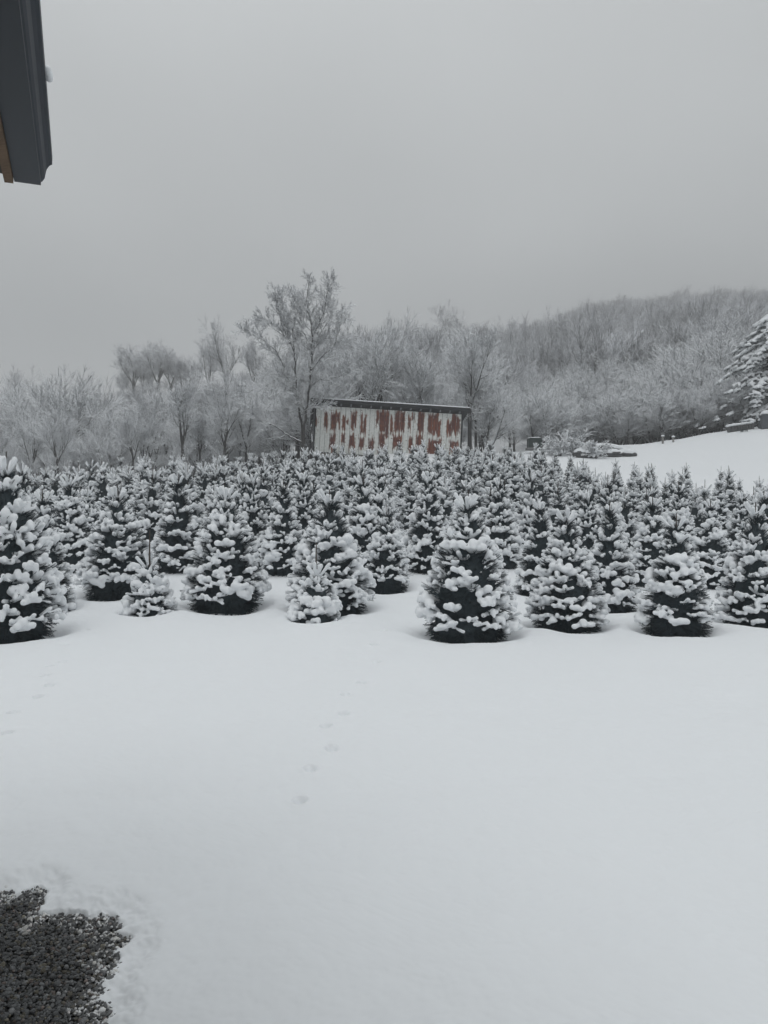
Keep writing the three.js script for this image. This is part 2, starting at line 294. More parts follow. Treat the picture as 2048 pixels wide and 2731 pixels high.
// ---------------------------------------------------------------- the house on the left: only the end of its eave is in the picture
{
  const dir = V(-0.366, 0, -0.9306), L = 9, W = 7;                       // the eave runs this way
  const end = V(-1.365, 2.80, -2.87);                                     // outer bottom corner region of the gutter's far end
  const o = base('house', [end.x, 0, end.z], Math.atan2(-dir.x, -dir.z)); // local -z runs along the eave to its far end; local x points away from the wall
  tag(o, 'dark eave of a house with a grey gutter and brown fascia board at top left', 'house');
  const metal = std({ color: rgb(0.012, 0.018, 0.027), roughness: 0.55, metalness: 0.0 });
  const wood = std({ color: rgb(0.17, 0.115, 0.075), map: grey(256, (u, v) => { const s = 0.75 + 0.3 * tile(u * 1, v, 6, 2) + 0.25 * tile(u, v, 90, 4); return [s, s * 0.97, s * 0.93]; }) });
  const dark = std({ color: rgb(0.05, 0.045, 0.04) });
  // K-style gutter: profile in (x outward, y up), swept along z
  const prof = [[-0.002, 0.122], [-0.002, 0], [0.088, 0], [0.0885, 0.012], [0.094, 0.016], [0.101, 0.028], [0.104, 0.044], [0.108, 0.062], [0.118, 0.078], [0.127, 0.083], [0.128, 0.112], [0.122, 0.115], [0.120, 0.112], [0.121, 0.090], [0.112, 0.085], [0.101, 0.066], [0.096, 0.045], [0.09, 0.03], [0.084, 0.008], [0.004, 0.008], [0.004, 0.122]];
  const sweep = (pts, z0, z1, y0, name, mat, parent) => { const s = new THREE.Shape(pts.map(([x, y]) => new THREE.Vector2(x, y))), g = new THREE.ExtrudeGeometry(s, { depth: z1 - z0, bevelEnabled: false }); g.translate(0, y0, z0); return part(name, g, mat, parent); };
  const gut = sweep(prof, 0, L, 2.80, 'gutter', metal, o);
  sweep([[0.004, 0.008], [0.084, 0.008], [0.09, 0.03], [0.096, 0.045], [0.101, 0.066], [0.112, 0.085], [0.121, 0.09], [0.12, 0.11], [0.004, 0.118]], 0.001, 0.003, 2.80, 'end_cap', metal, gut);
  sweep([[-0.034, -0.012], [-0.004, -0.012], [-0.004, 0.15], [-0.034, 0.15]], 0.012, L, 2.80, 'fascia_board', wood, o);
  sweep([[-0.46, 0.012], [-0.036, 0.012], [-0.036, 0.028], [-0.46, 0.028]], 0.03, L, 2.80, 'soffit', dark, o);
  sweep([[-0.46, 0.16], [-0.46 - W, 2.2], [-0.46 - W, 2.3], [0.02, 0.165], [0.02, 0.14]], 0.0, L, 2.80, 'roof', metal, o);
  sweep([[-0.46 - W, 2.302], [-0.46 - W, 2.40], [-0.05, 0.27], [0.006, 0.20], [0.01, 0.171]], 0.02, L, 2.80, 'roof_snow', M.snow, o);
  sweep([[-0.46, -2.85], [-0.47 - W, -2.85], [-0.47 - W, 2.15], [-0.46, 0.01]], 0.3, L, 2.80, 'wall', std({ color: rgb(0.25, 0.24, 0.23) }), o);
  for (let k = 0; k < 1; k++) sweep([[-0.46, 0.03], [-0.06, 0.03], [-0.06, 0.135], [-0.46, 0.155]], 0.032, 0.07, 2.80, 'rafter', wood, o);
  // a lump of snow left on the gutter's lip
  const f = new Field([-0.05, -0.05, -0.06], [0.05, 0.06, 0.06], 0.006);
  f.capsule(V(0, 0.0, -0.02), V(0, 0.004, 0.02), 0.019, 0.015, 0.01); f.capsule(V(0.006, -0.012, 0.004), V(0.008, -0.016, -0.006), 0.012, 0.012, 0.01);
  const lump = part('snow_lump', f.mesh(0.002, 60), M.snow, scene);
  o.updateMatrixWorld(); lump.position.copy(V(0.133, 2.905, 0.62).applyMatrix4(o.matrixWorld)); lump.rotation.y = o.rotation.y; lump.scale.setScalar(0.8);
  tag(lump, 'small lump of snow clinging to the outer lip of the gutter', 'snow');
}

// ---------------------------------------------------------------- young spruces
function makeSpruce({ seed, h, R, pow = 2.0, cell, shoots, needles, nlen = 0.024, nwid = 0.0042, bare = 0.13, cover = 0.72, fat = 1, leader = 0.16, gap = 0.165, coreTop = 0.9, coreR = 0.66, fan = 0.95, fanN = 1.3 }) {
  const r = rng(seed), fol = new GB(false), stem = new GB(), so = seed * 1.37;
  const prof = (t) => R * Math.pow(Math.max(0, 1 - Math.pow(t, pow)), 0.95) * (t < 0.14 ? lerp(0.86, 1, t / 0.14) : 1) + 0.012;
  const top = h - leader;
  const fld = new Field([-R - 0.22, -0.02, -R - 0.22], [R + 0.22, h + 0.1, R + 0.22], cell), K = 0.024;
  const shoot = (a, b, n, wid = 1) => { // a twig set round with needles
    const d = b.clone().sub(a), L = d.length(); d.normalize();
    const e1 = (Math.abs(d.y) < 0.9 ? V(0, 1, 0) : V(1, 0, 0)).cross(d).normalize(), e2 = d.clone().cross(e1);
    if (needles >= 12) fol.tube(a, b, 0.004, 0.002, 3);
    for (let k = 0; k < n; k++) {
      const t = 0.08 + 0.92 * (k + r() * 0.8) / n, w = r() * 6.283, c = Math.cos(w), s = Math.sin(w), o = V(e1.x * c + e2.x * s, e1.y * c + e2.y * s, e1.z * c + e2.z * s);
      const p = a.clone().addScaledVector(d, t * L), q = p.clone().addScaledVector(o, nlen * 0.78).addScaledVector(d, nlen * 0.7), side = d.clone().cross(o).multiplyScalar(nwid * 0.5 * wid);
      const i = fol.vert(p.x - side.x, p.y - side.y, p.z - side.z); fol.vert(p.x + side.x, p.y + side.y, p.z + side.z); fol.vert(q.x, q.y, q.z); fol.i.push(i, i + 1, i + 2);
    }
  };
  const load = (a, b, ra, rb) => { // snow lying along the upper side of a shoot
    const d = b.clone().sub(a).normalize(), up = V(0, 1, 0).addScaledVector(d, -d.y); if (up.lengthSq() < 0.02) up.set(-d.x, 0.3, -d.z); up.normalize();
    fld.capsule(a.clone().addScaledVector(up, ra * 0.65), b.clone().addScaledVector(up, rb * 0.55).addScaledVector(d, -rb * 0.3), ra, rb, K, d.y < 0.6 ? 1.22 : 1);
  };
  // tiers of boughs, each bough ending in a paw of shoots
  let y = 0.06;
  while (y < top - 0.03) {
    const t = y / top, rr = prof(t), n = Math.max(4, Math.round((2 * Math.PI * rr) / gap)), a0 = r() * 7;
    for (let k = 0; k < n; k++) {
      const az = a0 + ((k + (r() - 0.5) * 0.7) / n) * 2 * Math.PI, yy = y + (r() - 0.5) * 0.15, tt = clamp(yy / top, 0, 0.99), reach = prof(tt) * (0.9 + 0.2 * r()) * (tt < bare ? 0.82 : 1) + 0.02;
      const el = lerp(0.12, 1.05, Math.pow(tt, 1.25)) + (r() - 0.5) * 0.45 - (tt < bare ? 0.45 : 0), out = V(Math.cos(az), 0, Math.sin(az)), d = out.clone().multiplyScalar(Math.cos(el)); d.y = Math.sin(el);
      const tip = V(out.x * reach, yy, out.z * reach), L = 0.15 + 0.08 * r() + 0.08 * tt, b0 = tip.clone().addScaledVector(d, -L), side = V(0, 1, 0).cross(d).normalize();
      shoot(b0, tip.clone().addScaledVector(d, 0.012), needles);
      const patch = N3(Math.cos(az) * 1.5 + so, yy * 4.2, Math.sin(az) * 1.5 + so) * 1.1 + 0.5, laden = tt > bare && r() < cover + (patch - 0.5) * 0.5 + (tt > 0.85 ? -0.05 : 0.04);
      const R0 = (0.017 + 0.012 * r() + 0.028 * Math.pow(r(), 2.5)) * fat * (tt > 0.85 ? 0.8 : 1);
      if (laden) { load(b0.clone().addScaledVector(d, L * 0.25), tip, R0 * 0.8, R0 * 1.2); if (r() < 0.4) { const w = tip.clone(); w.y -= 0.012; fld.capsule(w, w.clone().add(V(out.x * 0.012, -0.025 * r(), out.z * 0.012)), R0 * 0.9, R0 * 0.7, K); } }
      const m = 2 + (r() < 0.6 ? 2 : 0);
      for (let q = 0; q < m; q++) {
        const sgn = q % 2 ? 1 : -1, sp = 0.5 + 0.45 * r(), p0 = b0.clone().addScaledVector(d, L * (q < 2 ? 0.45 : 0.12)), l2 = L * (0.5 + 0.3 * r()), dd = d.clone().multiplyScalar(Math.cos(sp)).addScaledVector(side, sgn * Math.sin(sp)); dd.y += (r() - 0.6) * 0.7; dd.normalize();
        const p1 = p0.clone().addScaledVector(dd, l2); shoot(p0, p1, needles);
        if (laden && r() < 0.85) load(p0.clone().addScaledVector(dd, l2 * 0.3), p1, R0 * 0.7, R0 * (0.85 + 0.3 * r()));
      }
    }
    y += lerp(0.125, 0.105, t) * (0.85 + 0.3 * r());
  }
  // the fan of shoots at the top, and the leader
  const nf = 5 + Math.floor(r() * 3);
  for (let k = 0; k < nf; k++) {
    const az = (k / nf) * 6.283 + r() * 0.5, el = 0.75 + 0.35 * r(), d = V(Math.cos(az) * Math.cos(el), Math.sin(el), Math.sin(az) * Math.cos(el)), a = V(0, top - 0.12 - 0.05 * r(), 0).addScaledVector(d, 0.02), b = a.clone().addScaledVector(d, 0.2 + 0.1 * r());
    shoot(a, b, Math.round(needles * fanN), 1.4); if (r() < fan) load(a.clone().lerp(b, 0.3), b, 0.018 * fat, 0.028 * fat);
  }
  shoot(V(0, top - 0.14, 0), V(0.01, h - 0.02, 0), Math.round(needles * fanN), 1.3); if (r() < 0.7) fld.capsule(V(0.01, h - 0.015, 0), V(0.01, h + 0.01, 0), 0.017 * fat, 0.02 * fat, 0.01);
  stem.tube(V(0, -0.12, 0), V(0, top * 0.6, 0), 0.035, 0.02, 7); stem.tube(V(0, top * 0.6, 0), V(0.01, h, 0), 0.02, 0.005, 6);
  // unladen shoots that fill the surface between the boughs
  for (let k = 0; k < shoots; k++) {
    const t = Math.pow(r(), 1.45) * 0.97, az = r() * 6.283, q = prof(t) * (t < 0.25 ? 0.68 + 0.17 * r() : 0.74 + 0.19 * r()), d = V(Math.cos(az), lerp(-0.35, 0.9, t) + (r() - 0.5) * 0.8, Math.sin(az)).normalize(), a = V(Math.cos(az) * q, t * top, Math.sin(az) * q).addScaledVector(d, -0.06);
    shoot(a, a.clone().addScaledVector(d, 0.09 + 0.05 * r()), Math.round(needles * 1.2), 1.3);
  }
  // the dense dark inside
  const core = new GB(false), S = 18, T = 14;
  for (let j = 0; j <= T; j++) for (let k = 0; k < S; k++) { const t = j / T * coreTop, a = (k / S) * 6.283, q = prof(t) * (coreR + 0.14 * N3(Math.cos(a) * 2 + so, t * 6, Math.sin(a) * 2)); fol.vert(Math.cos(a) * q, t * top - (j ? 0 : 0.1), Math.sin(a) * q); }
  const s0 = fol.p.length / 3 - S * (T + 1);
  for (let j = 0; j < T; j++) for (let k = 0; k < S; k++) { const a = s0 + j * S + k, b = s0 + j * S + (k + 1) % S; fol.i.push(a, a + S, b, b, a + S, b + S); }
  return { trunk: stem.build(), foliage: fol.build(), snow: fld.mesh(0.0045, 24) };
}
function spruceThing(v, far) {
  const o = new THREE.Group();
  part('trunk', v.trunk, M.stem, o); part('foliage', v.foliage, far ? M.needleFar : M.needle, o); part('snow_load', v.snow, M.snow, o);
  return o;
}
const NEAR = [[1, 1.8, 0.6, 1.95, 0.13, 0.8], [2, 1.8, 0.56, 1.75, 0.1, 0.84], [3, 1.8, 0.52, 1.5, 0.06, 0.7], [4, 1.8, 0.48, 1.6, 0.16, 0.78], [5, 1.8, 0.5, 1.35, 0.1, 0.78], [6, 1.8, 0.46, 1.45, 0.05, 0.74]].map(([s, h, R, pow, bare, cover]) => ({ h, R, o: spruceThing(makeSpruce({ seed: s * 71, h, R, pow, bare, cover, cell: 0.0155, fan: 0.72, fanN: 2.8, shoots: 1300, needles: 22, gap: 0.165 })) }));
const SMALL = [[1, 1.2, 0.36], [2, 1.15, 0.34]].map(([s, h, R]) => ({ h, R, o: spruceThing(makeSpruce({ seed: s * 913, h, R, pow: 1.9, bare: 0.03, cover: 0.9, leader: 0.42, cell: 0.0135, shoots: 200, needles: 18, fat: 1.0, gap: 0.15 })) }));
const MID = [1, 2, 3, 4].map((s) => ({ h: 1.7, R: 0.46, o: spruceThing(makeSpruce({ seed: s * 337, h: 1.7, R: 0.46, pow: [1.2, 1.4, 1.1, 1.3][s - 1], bare: 0.05, cover: 0.58, fat: 0.95, cell: 0.022, shoots: 420, needles: 9, gap: 0.19, coreTop: 0.78, coreR: 0.58, nlen: 0.03, nwid: 0.009, leader: 0.22 }), true) }));
const FAR = [1, 2, 3, 4].map((s) => ({ h: 1.5, R: 0.45, o: spruceThing(makeSpruce({ seed: s * 557, h: 1.5, R: 0.45, pow: [0.95, 1.15, 1.05, 0.9][s - 1], bare: 0.02, cover: 0.5, cell: 0.028, shoots: 260, needles: 6, nlen: 0.04, nwid: 0.014, fat: 0.95, gap: 0.19, coreTop: 0.7, coreR: 0.55, leader: 0.2 }), true) }));
let nSpruce = 0;
function plant(kind, x, z, h, R, turn, label, group, sink = 0) {
  const c = kind.o.clone(); c.name = numbered('young_spruce'); scene.add(c);
  c.position.set(x, land(x, z) - sink, z); c.rotation.y = turn; c.scale.set(R / kind.R, h / kind.h, R / kind.R);
  tag(c, label, 'spruce', group); nSpruce++; return c;
}
{
  const r = rng(77), taken = [], pick = [0, 0, 2, 0, 0, 1, 1, 3, 0, 1, 3, 1, 4, 5, 2, 4, 5, 2, 3, 3, 5, 4, 2, 5, 1];
  FRONT.forEach(([u, d, h, R, kind, label], i) => { const x = u * d, z = -d; taken.push([x, z]); plant(kind === 'small' ? SMALL[i === 3 ? 0 : 1] : NEAR[pick[i]], x, z, h, R, (i * 2.399) % 6.283, label, null, d < 14 ? 0.1 : 0.04); });
  // loose trees along the right edge of the field, against the open snow
  for (const [px, py, d, lab] of [[1642, 1222, 34, 'leftmost pointed young spruce standing out against open snow, below the rocks'], [1692, 1231, 33, 'second pointed young spruce against open snow, just right of the one below the rocks'], [1738, 1235, 34, 'slim dark-topped young spruce against the open snow slope, third from the left'], [1830, 1233, 31, 'most shapely cone of a young spruce standing alone against the open snow slope'], [1922, 1243, 29, 'broad pointed young spruce below the knoll near the right edge, against the open snow'], [1972, 1273, 30, 'short young spruce tip right of the broad one below the knoll'], [2025, 1269, 24, 'young spruce with a thick leader rising at the right edge before the open snow']]) {
    const x = ((px - 1024) / F) * d, g = land(x, -d), topY = 1.6 - ((py - 1350) / F) * d, h = clamp(topY - g, 1.1, 2.1); taken.push([x, -d]);
    plant(d > 27 ? MID[(px) % 4] : MID[1], x, -d, h, 0.25 * h, px, lab);
  }
  const edge = [[-0.6, 38], [-0.45, 40], [-0.3, 43], [-0.1, 46], [0.05, 47], [0.14, 46], [0.2, 42], [0.26, 36], [0.33, 31.5], [0.42, 28.5], [0.6, 24]];
  const rowsOf = [];
  for (let row = 0, d = 16.6; d < 48; row++, d += lerp(1.45, 1.75, (d - 16) / 30)) {
    const n = Math.ceil((0.56 * d) / 1.6);
    for (let k = -n; k <= n; k++) {
      const x = (k + (row % 2) * 0.5) * 1.6 + (r() - 0.5) * 0.5, z = -d + (r() - 0.5) * 0.5, u = x / -z;
      const s = r(), hh = r(), rr = r(), tn = r() * 7, skip = r();
      if (Math.abs(u) > 0.53 || -z > along(edge, u) || skip < 0.04 || taken.some(([a, b]) => Math.hypot(a - x, b - z) < 1.05)) continue;
      const near = d < 18, mid = d < 31, kinds = near ? NEAR : mid ? MID : FAR, kind = kinds[Math.floor(s * kinds.length)];
      const h = (near ? 1.5 : mid ? 1.4 : 1.35) + 0.8 * hh * (0.6 + 0.4 * rr), R = 0.4 + 0.13 * rr;
      rowsOf.push({ kind, x, z, h, R, tn, u, near: -z < 24, low: -z < 31, crest: -z > along(edge, u) - 2.2 });
    }
  }
  // say of each by which landmark it stands
  const ord = ['', 'second', 'third', 'fourth', 'fifth', 'sixth', 'seventh', 'eighth', 'ninth', 'tenth', 'eleventh', 'twelfth', 'thirteenth', 'fourteenth'];
  const marksNear = [[18, 'the tall left edge spruce'], [150, 'the spruce with dark upright top shoots at left'], [255, 'the broad hollow-faced spruce'], [385, 'the spruce left of the dark green middled one'], [487, 'the dark green middled spruce'], [612, 'the fan-topped spruce left of centre'], [712, 'the snow-heaped central spruce'], [835, 'the narrow central spruce'], [925, 'the spruce left behind the foremost one'], [1010, 'the foremost spruce'], [1168, 'the slim spruce left of the snow-ball one'], [1225, 'the rounded snow-ball spruce'], [1318, 'the slim spruce right of the snow-ball one'], [1460, 'the shelf-banded spruce'], [1632, 'the right edge spruce']].map(([p, t]) => [U(p), t]);
  const marksFar = [[60, 'the frosted trees at the left edge'], [200, 'the big rounded frosted tree'], [350, 'the knoll with wind-swept trees'], [520, 'the pine and slender pair'], [650, 'the big bare tree'], [740, "the shed's left end"], [850, "the shed's middle"], [970, "the shed's right end"], [1070, 'the wood just right of the shed'], [1160, 'the green cabinet'], [1300, 'the rock heap'], [1450, 'the two short posts'], [1600, 'the knoll at the right edge']].map(([p, t]) => [U(p), t]);
  const sets = {};
  for (const t of rowsOf) { const [, w] = (t.near ? marksNear : marksFar).reduce((m, q) => (Math.abs(q[0] - t.u) < Math.abs(m[0] - t.u) ? q : m)); (sets[(t.crest ? 'c' : t.near ? 'n' : t.low ? 'l' : 'f') + w] ??= { w, list: [] }).list.push(t); }
  for (const [key, { w, list }] of Object.entries(sets)) {
    list.sort((p, q) => p.u - q.u);
    list.forEach((t, i) => {
      const one = list.length === 1, nth = i === 0 ? 'leftmost' : i === list.length - 1 ? 'rightmost' : ord[i] + ' from left';
      const label = t.crest ? (one ? `only topmost-row spruce standing below ${w}` : `${nth} of the topmost-row spruces below ${w}`) : t.near ? `snowy middle-row spruce showing above ${w}` : `small snow-flecked spruce in the ${t.low ? 'lower' : 'upper'} far rows below ${w}`;
      plant(t.kind, t.x, t.z, t.h, t.R, t.tn, label, one ? null : t.crest ? 'topmost row of young spruces' : t.near ? `middle-row spruces above ${w}` : `${t.low ? 'lower' : 'upper'} far-row spruces below ${w}`, 0.02);
    });
  }
  console.log('spruces', nSpruce);
}

// ---------------------------------------------------------------- the rusty shed
{
  const W = 10.0, H = 3.15, D = 5, lx = ((838 - 1024) / F) * 52.5, o = base('shed', [lx, 5.28, -52.5], 0.09);
  o.rotation.order = 'YZX'; o.rotation.z = -0.05;
  tag(o, 'old lean-to shed clad in rusty white metal panels with a dark eave', 'shed');
  // rust, read off the wall: [x0, top, x1, bottom] as fractions of the wall
  const rust = [[.06, .1, .078, .5], [.105, .13, .138, .5], [.142, .13, .157, .38], [.18, .2, .197, .46], [.207, .26, .217, .36], [.241, .1, .272, .44], [.306, .13, .32, .57], [.324, .16, .341, .55], [.41, .03, .425, .38], [.432, .02, .476, .5], [.476, .03, .495, .63], [.511, .14, .521, .55], [.539, .0, .57, .48], [.573, .01, .602, .46], [.634, .14, .644, .42], [.658, .07, .671, .22], [.697, .0, .735, .46], [.768, .03, .799, .47], [.802, .0, .835, .5], [.835, .17, .855, .5], [.9, .17, .93, .48], [.933, .0, .963, .45], [.966, .08, .988, .48],
    [0, .25, .009, .48], [.102, .58, .135, .94], [.183, .56, .2, .88], [.236, .58, .267, .88], [.3, .62, .333, .86], [.366, .62, .4, .96], [.437, .52, .47, .86], [.535, .55, .588, .82], [.641, .57, .666, .84], [.694, .5, .732, .96], [.778, .58, .862, .93], [.926, .58, .989, .84]];
  const TW = 1024, TH = 320, px = new Uint8Array(TW * TH * 4);
  for (let y = 0; y < TH; y++) for (let x = 0; x < TW; x++) {
    const u = x / TW, v = y / TH, streak = N3(u * 170, v * 3.2, 1.5), grain = N3(u * 300, v * 60, 7), blot = N3(u * 55, v * 16, 3);
    let a = 0;
    for (const [x0, y0, x1, y1] of rust) { const m = 0.006, ex = Math.min(u - x0 + 0.003, x1 + 0.003 - u) / m, ey = Math.min((v - y0 + 0.06 * streak) / 0.04, (y1 - v + 0.1 * streak - 0.01) / 0.04); a = Math.max(a, clamp(Math.min(ex, ey) * 0.6 + 0.47 + streak * 0.9 + blot * 0.5, 0, 1) * (ex > -1.2 && ey > -1.2 ? 1 : 0)); }
    const fleck = N3(u * 70 + 5, v * 40, 11) > 0.52 ? 0.8 : 0, dirt = 0.08 * blot + 0.05 * grain + 0.1 * smooth(0.85, 1.05, v + 0.1 * streak);
    a = Math.max(a, fleck); a = a * a * (3 - 2 * a);
    const orange = clamp(0.35 + streak * 1.3 + blot * 0.7 - a * 0.15, 0, 1), w = 0.7 - dirt, seam = Math.abs((u * 30) % 1 - 0.02) < 0.02 ? 0.65 : 1;
    const rc = [lerp(0.095, 0.24, orange), lerp(0.028, 0.078, orange), lerp(0.022, 0.036, orange)], c = [lerp(w * 0.98, rc[0], a), lerp(w, rc[1], a), lerp(w * 0.96, rc[2], a)];
    for (let k = 0; k < 3; k++) { const l = c[k] * seam; px[(y * TW + x) * 4 + k] = 255 * (l < 0.0031 ? l * 12.92 : 1.055 * Math.pow(Math.max(l, 0), 1 / 2.4) - 0.055); } px[(y * TW + x) * 4 + 3] = 255;
  }
  const tex = new THREE.DataTexture(px, TW, TH); tex.colorSpace = THREE.SRGBColorSpace; tex.magFilter = THREE.LinearFilter; tex.needsUpdate = true;
  const clad = std({ map: tex, roughness: 0.6 }), darkM = std({ color: rgb(0.018, 0.02, 0.023) }), wood = std({ color: rgb(0.13, 0.11, 0.09) }), grey_ = std({ color: rgb(0.16, 0.17, 0.18) });
  const bx = (w, h, d, x, y, z) => { const g = new THREE.BoxGeometry(w, h, d); g.translate(x, y, z); return g; };
  const wall = part('wall', bx(W - 0.1, H - 0.05, 0.06, W / 2, H / 2, -0.12), grey_, o); // framing behind the panels
  const R = rng(5), n = 30, pw = W / n;
  for (let k = 0; k < n; k++) {
    const drop = (R() - 0.5) * 0.05, out = R() * 0.012, g = mergeGeometries([bx(pw - 0.028, H + drop, 0.012, pw / 2, H / 2 - drop / 2, out), bx(0.03, H + drop, 0.034, 0.016, H / 2 - drop / 2, out + 0.012), bx(0.014, H + drop, 0.022, pw * 0.6, H / 2 - drop / 2, out + 0.006)]);
    const p = g.attributes.position, uv = g.attributes.uv; for (let i = 0; i < p.count; i++) uv.setXY(i, (k * pw + p.getX(i)) / W, clamp((H - p.getY(i)) / H, 0.001, 0.999));
    const m = part('panel', g, clad, wall); m.position.set(k * pw, 0, 0);
  }
  part('sill', bx(W + 0.1, 0.2, 0.2, W / 2, -0.16, -0.06), wood, o);
  for (const x of [0.3, W / 2, W - 0.3]) part('post', bx(0.2, 1.1, 0.2, x, -0.8, -0.06), wood, o);
  part('corner_post', bx(0.09, H + 0.1, 0.12, W + 0.04, H / 2, 0.01), darkM, o);
  // lean-to roof: high in front, falling to the back
  const sl = -0.21, ov = 0.55, roof = new THREE.Shape([[0.45, H + 0.2], [0.45, H + 0.42], [-D - 0.4, H + 0.42 + sl * (D + 0.85)], [-D - 0.4, H + 0.3 + sl * (D + 0.85)], [-0.1, H + 0.16 - 0.02]].map(([a, b]) => new THREE.Vector2(a, b)));
  const rg = new THREE.ExtrudeGeometry(roof, { depth: W + 0.35 + 0.45, bevelEnabled: false }); rg.rotateY(-Math.PI / 2); rg.translate(W + 0.45, 0, 0);
  // the shape's x axis (towards the front) becomes z
  const roofM = part('roof', rg, darkM, o);
  const sn = new THREE.Shape([[0.455, H + 0.423], [0.44, H + 0.49], [-D - 0.36, H + 0.49 + sl * (D + 0.82)], [-D - 0.4, H + 0.424 + sl * (D + 0.85)]].map(([a, b]) => new THREE.Vector2(a, b)));
  const sg = new THREE.ExtrudeGeometry(sn, { depth: W + 0.76, bevelEnabled: false }); sg.rotateY(-Math.PI / 2); sg.translate(W + 0.43, 0, 0); part('roof_snow', sg, M.snow, roofM);
  for (let k = 0; k < 15; k++) part('rafter_tail', bx(0.07, 0.12, 0.42, 0.3 + k * (W - 0.5) / 14, H + 0.105, 0.22), grey_, roofM);
  // left end wall of upright boards, falling with the roof
  const ends = part('end_wall', bx(0.05, H * 0.6, D - 0.2, -0.09, H * 0.3, -D / 2 - 0.12), grey_, o);
  for (let k = 0; k < 12; k++) { const z = -0.25 - k * 0.42, hgt = H + 0.12 + sl * (-z); part('board', bx(0.03, hgt, 0.4, -0.13 - (k % 2) * 0.008, hgt / 2, z), std({ color: rgb(0.2 + 0.05 * R(), 0.215, 0.225) }), ends); }
  part('side_fascia', (() => { const s = new THREE.Shape([[0.46, H + 0.43], [0.46, H - 0.05], [-D - 0.41, H - 0.15 + sl * (D + 0.85)], [-D - 0.41, H + 0.42 + sl * (D + 0.85)]].map(([a, b]) => new THREE.Vector2(a, b))), g = new THREE.ExtrudeGeometry(s, { depth: 0.04, bevelEnabled: false }); g.rotateY(-Math.PI / 2); g.translate(-0.36, 0, 0); return g; })(), darkM, roofM);
}

